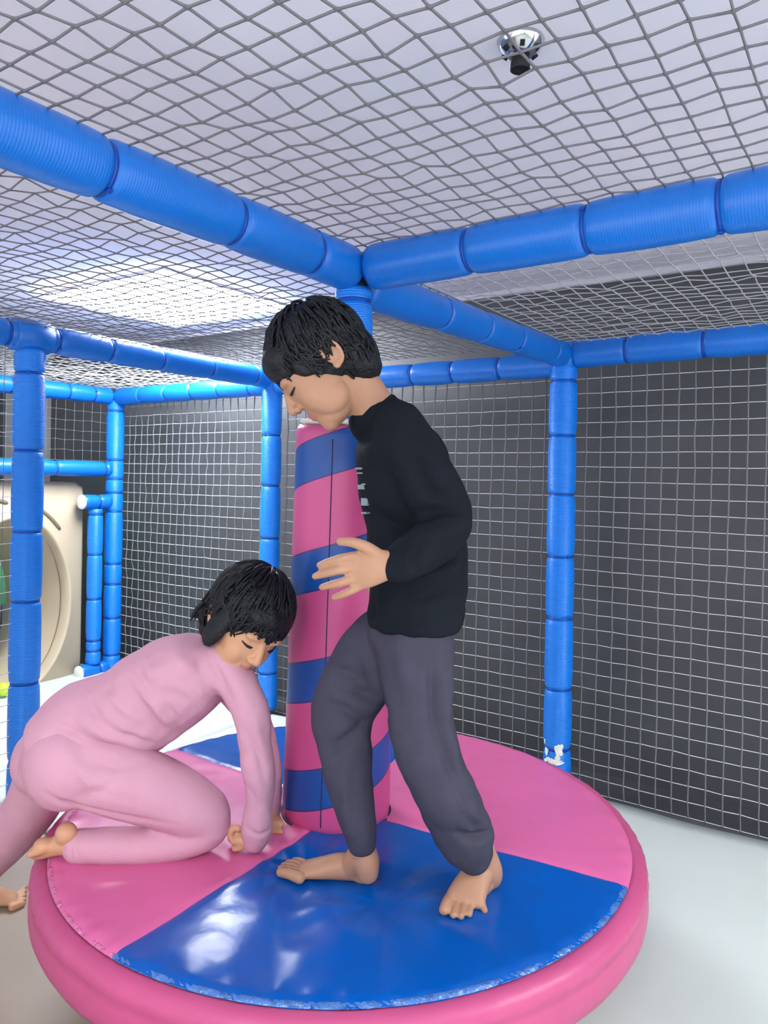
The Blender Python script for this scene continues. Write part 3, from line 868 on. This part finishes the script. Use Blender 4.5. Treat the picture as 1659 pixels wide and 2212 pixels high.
# visible left hand: palm, thumb and four fingers pointing away to the left
hs = (DN * 1.0 + RT * .12)
HZ = 1.43
prims += [tube([(P(852, 1218, HZ), .019, .026), (P(815, 1224, HZ - .005), .018, .034), (P(780, 1232, HZ), .015, .038), (P(762, 1234, HZ + .003), .011, .036)], side=hs, step=.006)]
FG = [[(772, 1200, 0), (742, 1206, -.006), (716, 1213, .004), (690, 1221, .016)],
      [(764, 1224, 0), (732, 1231, -.008), (704, 1238, .004), (680, 1245, .018)],
      [(766, 1248, 0), (738, 1258, -.006), (714, 1264, .006), (694, 1269, .018)],
      [(775, 1268, 0), (753, 1279, -.002), (736, 1286, .008), (721, 1291, .018)]]
for i, fg in enumerate(FG):
    rr = (.0098, .0098, .0092, .0082)[i]
    prims.append(tube([(P(x, y, HZ + dz), rr * q) for (x, y, dz), q in zip(fg, (1.05, 1.0, .92, .72))], n=12, step=.005))
prims.append(tube([(P(822, 1204, HZ - .006), .014), (P(794, 1184, HZ - .012), .0125), (P(764, 1172, HZ - .010), .0105), (P(734, 1170, HZ), .0085)], n=12, step=.005))
# right hand on the far side, fingers relaxed
prims.append(tube([(P(850, 1230, 1.76), .014, .022), (P(825, 1262, 1.75), .013, .030)], side=FW, step=.006))
for i in range(4):
    prims.append(tube([(P(822 - i * 1, 1266, 1.725 + i * .016), .0085), (P(806, 1290, 1.725 + i * .017), .0078), (P(806, 1310, 1.735 + i * .016), .006)], n=10, step=.006))
prims.append(tube([(P(830, 1245, 1.725), .010), (P(808, 1262, 1.71), .0085), (P(800, 1278, 1.712), .007)], n=10, step=.006))
# planted left foot
sdv = (G(1050, 1945) - G(962, 1938)); sdv.z = 0; sdv.normalize()
prims += [tube([(P(1042, 1835, 1.68), .029, .029), (G(1042, 1868, ZT + .060), .031, .031), (G(1030, 1893, ZT + .042), .030, .035), (G(1016, 1918, ZT + .029), .024, .040), (G(1005, 1942, ZT + .018), .015, .044)], side=sdv, step=.006),
          tube([(P(1050, 1850, 1.685), .026), (G(1060, 1880, ZT + .045), .027), (G(1060, 1895, ZT + .026), .026)], step=.006),
          tube([(G(1058, 1896, ZT + .022), .022), (G(1035, 1925, ZT + .016), .018), (G(1022, 1945, ZT + .013), .014)], step=.006)]
TB = [((972, 1940), (959, 1972), .0130, .0118), ((990, 1945), (979, 1983), .0086, .0080), ((1005, 1947), (996, 1986), .0083, .0077), ((1020, 1944), (1014, 1981), .0081, .0074), ((1034, 1936), (1047, 1973), .0080, .0074)]
for (a, b_, r1, r2) in TB:
    A = G(a[0], a[1], ZT + r1 * 1.1); B = G(b_[0], b_[1] - 6, ZT + r2 * .95)
    prims.append(tube([(A, r1), (A.lerp(B, .55) + Vector((0, 0, .003)), r1 * .95), (B, r2)], n=12, step=.005))
# right foot, stepping forward to the left
h2 = G(782, 1905); b2 = G(655, 1893)
prims += foot_prims(h2, b2, None, P(782, 1835, 1.68), w=.034, hr=.027)
prims.append(tube([(P(780, 1825, 1.68), .028), (P(790, 1858, 1.685), .031), (P(794, 1885, 1.69), .026)], step=.006))
for i, (a, b_, r1, r2) in enumerate((((648, 1897), (606, 1884), .0135, .0115), ((650, 1887), (606, 1876), .0095, .0085), ((652, 1879), (612, 1869), .009, .008), ((656, 1872), (622, 1863), .0085, .0078), ((664, 1866), (636, 1858), .008, .0075))):
    A = G(a[0], a[1], ZT + r1 * 1.1); B = G(b_[0], b_[1], ZT + r2)
    prims.append(tube([(A, r1), (A.lerp(B, .55) + Vector((0, 0, .003)), r1 * .95), (B, r2)], n=12, step=.005))
lipc = np.array(Lb(.080, -.054, 0))
def boy_mat(c):
    out = np.zeros(len(c)); d = c - lipc
    lf = d @ np.array(bf); lu = d @ np.array(bu); ls = d @ np.array(bs)
    out[(np.abs(lu) < .0085 * KB) & (np.abs(ls) < .016 * KB) & (lf > -.012 * KB)] = 1
    return out
body = blob('body', prims, .0030, 3, M_skin, boy, borg, mats=[M_skin, M_lip], fmatfn=boy_mat)
# hands and feet paler than the shaded face in life too, keep one skin
for nm in ():
    pass
def rel(objs, org):
    for o in objs: o.data.transform(Matrix.Translation(-org))
before = set(COL.objects); face_children(boy, Lb, Eb, bf, bu, bs, KB); rel([o for o in COL.objects if o not in before], borg)
# hair
hpr = [Eb(-.016, .040, 0, (.096, .092, .083)), Eb(-.052, .000, 0, (.056, .078, .072)), Eb(.046, .058, 0, (.045, .045, .066)),
       Eb(.060, .036, .018, (.020, .020, .040)), Eb(.060, .036, -.018, (.020, .020, .040)),
       Eb(.030, .026, .064, (.022, .030, .010)), Eb(.030, .026, -.064, (.022, .030, .010)), Eb(.018, -.004, .068, (.008, .018, .005)), Eb(-.060, -.045, 0, (.036, .036, .056))]
ex = locks(bH + (bf * -.016 + bu * .040) * KB, bf, bu, bs, KB, 520, Vector((-.35, .9, .1)).normalized(), .05, 5, r=(.097, .093, .084), lo=-.25)
ex += locks(bH + (bf * -.050 + bu * .0) * KB, bf, bu, bs, KB, 160, Vector((-.2, .95, 0)).normalized(), .035, 6, r=(.057, .079, .073), lo=-.75)
blob('hair', hpr, .004, 6, M_hair, boy, borg, disp=folds([], 40, .003, (1, 1, .4)), extra=ex)

def collar_ring(c, ax_, r, t_):
    a = ax_.orthogonal().normalized(); b2 = ax_.cross(a)
    pts = [(c + a * r * math.cos(q) + b2 * r * math.sin(q), t_) for q in np.linspace(0, 2 * math.pi, 40)]
    return tube(pts, n=10, step=.02)
# sweatshirt
sw = [tube([(P(901, 1330, 1.66), .100, .122), (P(903, 1280, 1.66), .112, .13), (P(902, 1190, 1.66), .111, .125), (P(882, 1085, 1.66), .108, .13),
            (P(864, 995, 1.66), .104, .145), (P(845, 930, 1.66), .082, .140), (P(822, 893, 1.65), .052, .085)], side=LAT, cap=False),
      tube([(P(814, 905, 1.65), .050, .066), (P(800, 884, 1.64), .047, .060)], side=LAT),
      collar_ring(P(804, 887, 1.642), (P(745, 800, 1.62) - P(822, 915, 1.65)).normalized(), .054, .0075),
      # left sleeve (near)
      tube([(P(862, 925, 1.57), .060), (P(905, 1010, 1.535), .062), (P(955, 1105, 1.52), .060), (P(958, 1145, 1.50), .056), (P(915, 1185, 1.475), .052), (P(868, 1212, 1.445), .043), (P(850, 1220, 1.437), .034)]),
      # right sleeve
      tube([(P(855, 930, 1.75), .058), (P(890, 1030, 1.79), .056), (P(905, 1120, 1.80), .052), (P(868, 1200, 1.775), .042), (P(852, 1228, 1.765), .032)]),
      ell(P(800, 912, 1.645), (.045, .060, .045)),
      tube([(P(905, 1300, 1.66), .110, .128), (P(901, 1335, 1.66), .111, .130), (P(900, 1352, 1.66), .107, .127)], side=LAT, cap=False)]
D_ = 1.50
sf = folds([([P(790, 1010, 1.57), P(900, 1060, 1.56)], .018, -.006), ([P(875, 960, 1.50), P(930, 1060, 1.47), P(1000, 1090, 1.47)], .016, -.007),
            ([P(1005, 1110, 1.5), P(950, 1100, 1.46), P(880, 1120, 1.45)], .012, -.010), ([P(1000, 1140, 1.5), P(930, 1150, 1.44)], .012, .006),
            ([P(985, 1170, 1.5), P(900, 1230, 1.5)], .013, -.012), ([P(790, 1100, 1.58), P(880, 1160, 1.54), P(960, 1240, 1.53)], .018, -.008),
            ([P(860, 1260, 1.53), P(960, 1230, 1.53), P(1010, 1200, 1.55)], .016, .007), ([P(830, 1300, 1.53), P(920, 1290, 1.52), P(1005, 1250, 1.55)], .014, -.006),
            ([P(885, 1180, 1.42), P(868, 1235, 1.42)], .008, .004), ([P(905, 1170, 1.42), P(890, 1230, 1.42)], .008, -.004),
            ([P(800, 1330, 1.6), P(900, 1346, 1.54), P(1000, 1332, 1.6)], .007, -.004)], 10, .009, seed=3, gain=2.2)
blob('sweatshirt', sw, .0055, 7, M_sweater, boy, borg, disp=sf)
# print on the chest: small blurry letters-like marks hugging the front
for (x, y, w, h_, dp) in ((762, 1012, .018, .004, 1.60), (764, 1022, .016, .003, 1.60), (768, 1052, .020, .010, 1.60), (772, 1046, .010, .003, 1.585), (774, 1084, .018, .016, 1.60), (773, 1108, .014, .004, 1.60)):
    c = P(x + 17, y, dp); 
    bm = bmesh.new(); q = bmesh.ops.create_cube(bm, size=1)['verts']
    for v in q: v.co = c + (RT * .80 - FW * .6).normalized() * (v.co.x * w) + DN * (v.co.y * h_) + (FW * .8 + RT * .6).normalized() * (v.co.z * .014)
    o = bm_obj('chest_print', bm, M_print, boy); o.data.transform(Matrix.Translation(-borg))

# joggers
jg = [tube([(P(900, 1325, 1.66), .086, .104), (P(885, 1390, 1.66), .100, .122), (P(870, 1440, 1.66), .070, .10)], side=LAT),
      tube([(P(902, 1378, 1.61), .086, .076), (P(900, 1470, 1.60), .080, .078), (P(908, 1560, 1.60), .072, .072), (P(934, 1645, 1.60), .070, .068), (P(962, 1715, 1.61), .067, .066), (P(988, 1775, 1.635), .064, .060), (P(1014, 1822, 1.655), .058, .056), (P(1026, 1842, 1.663), .044, .046)], side=LAT),
      tube([(P(852, 1372, 1.72), .084, .076), (P(783, 1450, 1.71), .083, .076), (P(740, 1545, 1.70), .072, .068), (P(748, 1630, 1.69), .060, .060), (P(762, 1706, 1.68), .050, .054), (P(774, 1780, 1.675), .041, .048), (P(778, 1822, 1.675), .034, .040)], side=LAT)]
jf = folds([([P(690, 1470, 1.62), P(760, 1500, 1.60), P(815, 1510, 1.64)], .012, -.008), ([P(680, 1520, 1.62), P(745, 1540, 1.61), P(810, 1580, 1.64)], .012, -.007),
            ([P(710, 1440, 1.64), P(775, 1465, 1.62)], .010, .006), ([P(690, 1640, 1.62), P(755, 1600, 1.62), P(805, 1560, 1.64)], .014, -.007),
            ([P(765, 1400, 1.6), P(830, 1540, 1.6)], .012, -.008), ([P(975, 1420, 1.55), P(965, 1580, 1.53), P(1000, 1700, 1.55)], .016, .006),
            ([P(930, 1400, 1.53), P(945, 1560, 1.52), P(985, 1700, 1.54), P(1035, 1800, 1.58)], .013, -.007),
            ([P(960, 1650, 1.53), P(1000, 1740, 1.55), P(1060, 1800, 1.6)], .010, .006), ([P(985, 1800, 1.57), P(1020, 1815, 1.58), P(1075, 1795, 1.62)], .009, -.007),
            ([P(745, 1660, 1.63), P(750, 1800, 1.63)], .012, .004), ([P(860, 1370, 1.53), P(880, 1500, 1.52)], .018, .004)], 10, .009, seed=8, gain=2.6)
blob('joggers', jg, .0052, 7, M_trouser, boy, borg, disp=jf)

# ================================================================== GIRL
gorg = Vector(G(330, 1850)); gorg.z = ZT
girl = empty('person', gorg, 'child in pale pink pyjamas crouching on one knee at the left of the platform', 'person')
gH = P(530, 1350, 1.83)
gf = (RT * .50 + DN * .50 - FW * .72).normalized(); gu = (-DN * .8 + RT * .40 - FW * .0); gu = (gu - gf * gu.dot(gf)).normalized(); gs = gf.cross(gu) * -1
KG = 1.12
hp, Lg, Eg = head_prims(gH, gf, gu, gs, KG)
prims = list(hp)
prims += [tube([(P(510, 1375, 1.85), .045), (P(480, 1405, 1.86), .045), (P(450, 1425, 1.86), .05)]),
          tube([(P(150, 1600, 1.87), .085, .10), (P(265, 1545, 1.87), .085, .09), (P(400, 1460, 1.86), .085, .10), (P(455, 1430, 1.86), .05, .09)], side=FW),
          tube([(P(500, 1450, 1.79), .036), (P(552, 1610, 1.79), .024), (P(560, 1720, 1.81), .022), (P(545, 1805, 1.84), .019)]),
          tube([(P(500, 1460, 1.93), .036), (P(570, 1610, 1.97), .022), (P(585, 1700, 2.0), .020), (P(588, 1765, 2.01), .018)]),
          tube([(P(180, 1650, 1.81), .075), (P(300, 1700, 1.81), .062), (P(445, 1772, 1.83), .050), (P(330, 1822, 1.82), .036), (P(160, 1828, 1.80), .026)]),
          tube([(P(105, 1650, 1.95), .068), (P(30, 1775, 2.08), .050), (P(-45, 1860, 2.2), .040), (P(-40, 1925, 2.33), .026)])]
# kneeling foot, sole turned up, toes over the platform's edge
prims += [tube([(P(165, 1826, 1.80), .026), (P(140, 1822, 1.80), .027), (P(112, 1830, 1.80), .022), (P(88, 1838, 1.80), .020), (P(76, 1842, 1.80), .016)], step=.006),
          ell(P(143, 1800, 1.79), (.026, .026, .026)), ell(P(94, 1826, 1.79), (.024, .024, .018))]
for i in range(5):
    A = P(86, 1838 - i * 3, 1.775 + i * .013); B = P(64 + i * 2, 1846 - i * 3, 1.775 + i * .013)
    prims.append(tube([(A, .0105 - .0006 * i), (B, .0088 - .0006 * i)], n=10, step=.005))
# right hand pressed on the mat, fingers folded
gz = G(520, 1838)
up = Vector((0, 0, 1))
prims += [tube([(P(545, 1806, 1.84), .018, .022), (P(528, 1812, 1.842), .017, .024), (P(512, 1806, 1.845), .016, .026)], side=FW, step=.006)]
for i in range(4):
    d0 = 1.822 + i * .016
    prims.append(tube([(P(516, 1790 + i * 3, d0), .0090), (P(502, 1788 + i * 4, d0), .0088), (P(497, 1806 + i * 2, d0), .0082), (P(506, 1820, d0), .0074)], n=10, step=.005))
prims.append(tube([(P(532, 1822, 1.835), .0105), (P(518, 1830, 1.83), .0095), (P(506, 1834, 1.832), .0082)], n=10, step=.005))
# left hand flat on the platform behind the other arm
lh = G(590, 1775)
prims.append(tube([(P(588, 1762, 2.01), .014, .02), (G(592, 1782, ZT + .016), .013, .028)], side=RT, step=.006))
for i in range(4):
    A = G(584 + i * 5, 1786, ZT + .012); B = G(586 + i * 7, 1798, ZT + .008)
    prims.append(tube([(A, .008), (B, .0065)], n=10, step=.005))
prims.append(tube([(G(582, 1778, ZT + .014), .0085), (G(574, 1786, ZT + .009), .007)], n=10, step=.005))
# standing left foot on the low floor
ZF = -.045
h3 = G(-30, 1962, ZF); b3 = G(28, 1952, ZF)
prims += foot_prims(h3, b3, None, P(-40, 1925, 2.33), w=.036, hr=.026)
for i in range(5):
    A = G(26 + i * 3, 1960 - i * 7, ZF + .011); B = G(50 + i * 2.5 - abs(i - 1) * 1.5, 1952 - i * 9, ZF + .009)
    prims.append(tube([(A, (.0125, .0095, .009, .0088, .0085)[i]), (B, (.0112, .0085, .008, .0078, .0075)[i])], n=10, step=.005))
lipg = np.array(Lg(.080, -.054, 0))
def girl_mat(c):
    out = np.zeros(len(c)); d = c - lipg
    lf = d @ np.array(gf); lu = d @ np.array(gu); ls = d @ np.array(gs)
    out[(np.abs(lu) < .0085 * KG) & (np.abs(ls) < .016 * KG) & (lf > -.012 * KG)] = 1
    return out
blob('body', prims, .0036, 4, M_skin2, girl, gorg, mats=[M_skin2, M_lip], fmatfn=girl_mat)
before = set(COL.objects); face_children(girl, Lg, Eg, gf, gu, gs, KG); rel([o for o in COL.objects if o not in before], gorg)
hpr = [Eg(-.018, .040, 0, (.100, .094, .086)), Eg(-.050, .0, 0, (.060, .085, .080)), Eg(.052, .062, 0, (.038, .036, .058)),
       Eg(.012, -.005, .074, (.030, .060, .016)), Eg(.012, -.005, -.074, (.030, .060, .016)), Eg(-.05, -.055, 0, (.04, .04, .065))]
ex = locks(gH + (gf * -.018 + gu * .040) * KG, gf, gu, gs, KG, 560, Vector((-.3, .9, .1)).normalized(), .07, 15, r=(.101, .095, .087), lo=-.3)
ex += locks(gH + (gf * -.05) * KG, gf, gu, gs, KG, 200, Vector((-.2, .95, 0)).normalized(), .06, 16, r=(.061, .086, .081), lo=-.8)
# wisps falling to the nape
for i in range(16):
    a = P(445 + random.uniform(-8, 14), 1300 + random.uniform(-10, 14), 1.80 + random.uniform(0, .08)); b_ = P(414 + random.uniform(-5, 12), 1338 + random.uniform(-5, 8), 1.80 + random.uniform(0, .08))
    ex.append(tube([(a, .003), (a.lerp(b_, .5) + Vector((0, 0, .006)), .0028), (b_, .0005)], n=5, cap=False, step=.02))
blob('hair', hpr, .004, 6, M_hair, girl, gorg, disp=folds([], 40, .003, (1, 1, .4)), extra=ex)

tp = [tube([(P(118, 1622, 1.87), .098, .118), (P(165, 1590, 1.87), .119, .131), (P(215, 1563, 1.87), .122, .128), (P(268, 1542, 1.87), .120, .122), (P(333, 1502, 1.87), .120, .125),
            (P(398, 1460, 1.86), .115, .13), (P(448, 1432, 1.86), .088, .115), (P(482, 1408, 1.86), .050, .06)], side=FW, cap=False),
      tube([(P(470, 1440, 1.81), .058), (P(515, 1480, 1.79), .050), (P(540, 1530, 1.785), .043), (P(552, 1605, 1.79), .038), (P(561, 1690, 1.80), .038), (P(560, 1755, 1.82), .037), (P(553, 1800, 1.835), .036), (P(549, 1815, 1.84), .031)]),
      tube([(P(475, 1445, 1.91), .056), (P(545, 1540, 1.95), .040), (P(572, 1620, 1.98), .036), (P(586, 1700, 2.0), .032), (P(589, 1750, 2.01), .027)])]
W1 = 1.75
tf = folds([([P(170, 1500, W1), P(215, 1560, W1), P(290, 1600, W1), P(340, 1642, W1)], .012, -.010), ([P(205, 1555, W1), P(260, 1580, W1), P(330, 1610, W1)], .010, .006),
            ([P(150, 1560, W1), P(220, 1610, W1), P(310, 1650, W1)], .012, -.007), ([P(110, 1580, W1), P(190, 1640, W1)], .014, -.004),
            ([P(230, 1450, W1), P(300, 1500, W1), P(350, 1600, W1)], .016, -.006), ([P(265, 1470, W1), P(340, 1520, W1), P(375, 1600, W1)], .014, .006),
            ([P(300, 1470, W1), P(390, 1500, W1), P(430, 1560, W1)], .015, -.005), ([P(360, 1390, W1), P(400, 1440, W1), P(480, 1500, W1)], .016, .004),
            ([P(440, 1400, W1), P(470, 1450, W1), P(500, 1520, W1)], .012, -.006), ([P(300, 1400, 1.8), P(330, 1460, W1)], .012, .004),
            ([P(520, 1560, W1), P(560, 1640, W1), P(575, 1720, W1)], .008, -.004), ([P(545, 1540, W1), P(575, 1640, W1)], .008, .003),
            ([P(530, 1700, W1), P(560, 1760, W1), P(575, 1800, W1)], .008, -.005), ([P(535, 1790, 1.79), P(560, 1805, 1.79), P(585, 1795, 1.8)], .006, -.004),
            ([P(225, 1500, W1), P(240, 1440, 1.8)], .010, -.004), ([P(100, 1560, W1), P(160, 1580, W1), P(250, 1640, W1), P(310, 1655, W1)], .008, -.006), ([P(190, 1500, W1), P(240, 1510, W1), P(300, 1560, W1)], .009, .005), ([P(250, 1440, 1.78), P(290, 1450, W1), P(330, 1490, W1)], .009, -.004), ([P(380, 1360, 1.78), P(420, 1400, W1), P(430, 1450, W1)], .009, -.004), ([P(350, 1500, W1), P(385, 1560, W1), P(370, 1620, W1)], .009, -.004), ([P(420, 1480, W1), P(450, 1520, W1), P(440, 1560, W1)], .008, .004)], 10, .009, (1, 1, 1), seed=21)
blob('pyjama_top', tp, .0055, 6, M_pj, girl, gorg, disp=tf)
bt = [tube([(P(200, 1585, 1.87), .110, .125), (P(150, 1625, 1.87), .116, .135), (P(130, 1650, 1.87), .095, .125)], side=FW),
      ell(P(150, 1650, 1.81), .108), ell(P(112, 1640, 1.94), .098),
      tube([(P(195, 1655, 1.81), .102, .092), (P(285, 1690, 1.81), .092, .085), (P(370, 1722, 1.82), .080, .074), (P(440, 1760, 1.83), .068, .064), (P(452, 1784, 1.83), .056, .054)], side=FW),
      tube([(P(450, 1794, 1.83), .046, .05), (P(400, 1815, 1.825), .044, .050), (P(330, 1824, 1.82), .043, .050), (P(250, 1828, 1.81), .042, .050), (P(190, 1828, 1.805), .041, .046), (P(165, 1828, 1.80), .040, .042)], side=FW),
      tube([(P(110, 1655, 1.95), .085, .078), (P(76, 1730, 2.03), .090, .074), (P(26, 1800, 2.11), .084, .068), (P(-28, 1858, 2.2), .070, .062), (P(-55, 1895, 2.27), .048, .048), (P(-50, 1915, 2.31), .040, .040)])]
W2 = 1.73
bf_ = folds([([P(105, 1700, W2), P(160, 1750, W2), P(240, 1770, W2), P(380, 1795, W2)], .008, -.008), ([P(180, 1640, W2), P(250, 1660, W2), P(340, 1640, W2)], .014, -.007),
             ([P(120, 1600, W2), P(200, 1690, W2), P(260, 1700, W2)], .016, .004), ([P(160, 1720, W2), P(230, 1700, W2), P(300, 1660, W2)], .016, -.004),
             ([P(195, 1795, W2), P(190, 1850, W2)], .006, -.006), ([P(160, 1850, W2), P(185, 1810, W2), P(210, 1792, W2)], .006, -.005),
             ([P(222, 1790, W2), P(215, 1825, W2), P(230, 1858, W2)], .007, .006), ([P(250, 1790, W2), P(285, 1830, W2)], .007, -.004),
             ([P(150, 1790, 1.76), P(145, 1830, 1.75), P(155, 1862, 1.76)], .004, -.004), ([P(175, 1790, 1.75), P(158, 1830, 1.75), P(170, 1864, 1.76)], .003, -.003)], 8, .005, seed=31)
blob('pyjama_trousers', bt, .0055, 6, M_pj, girl, gorg, disp=bf_)
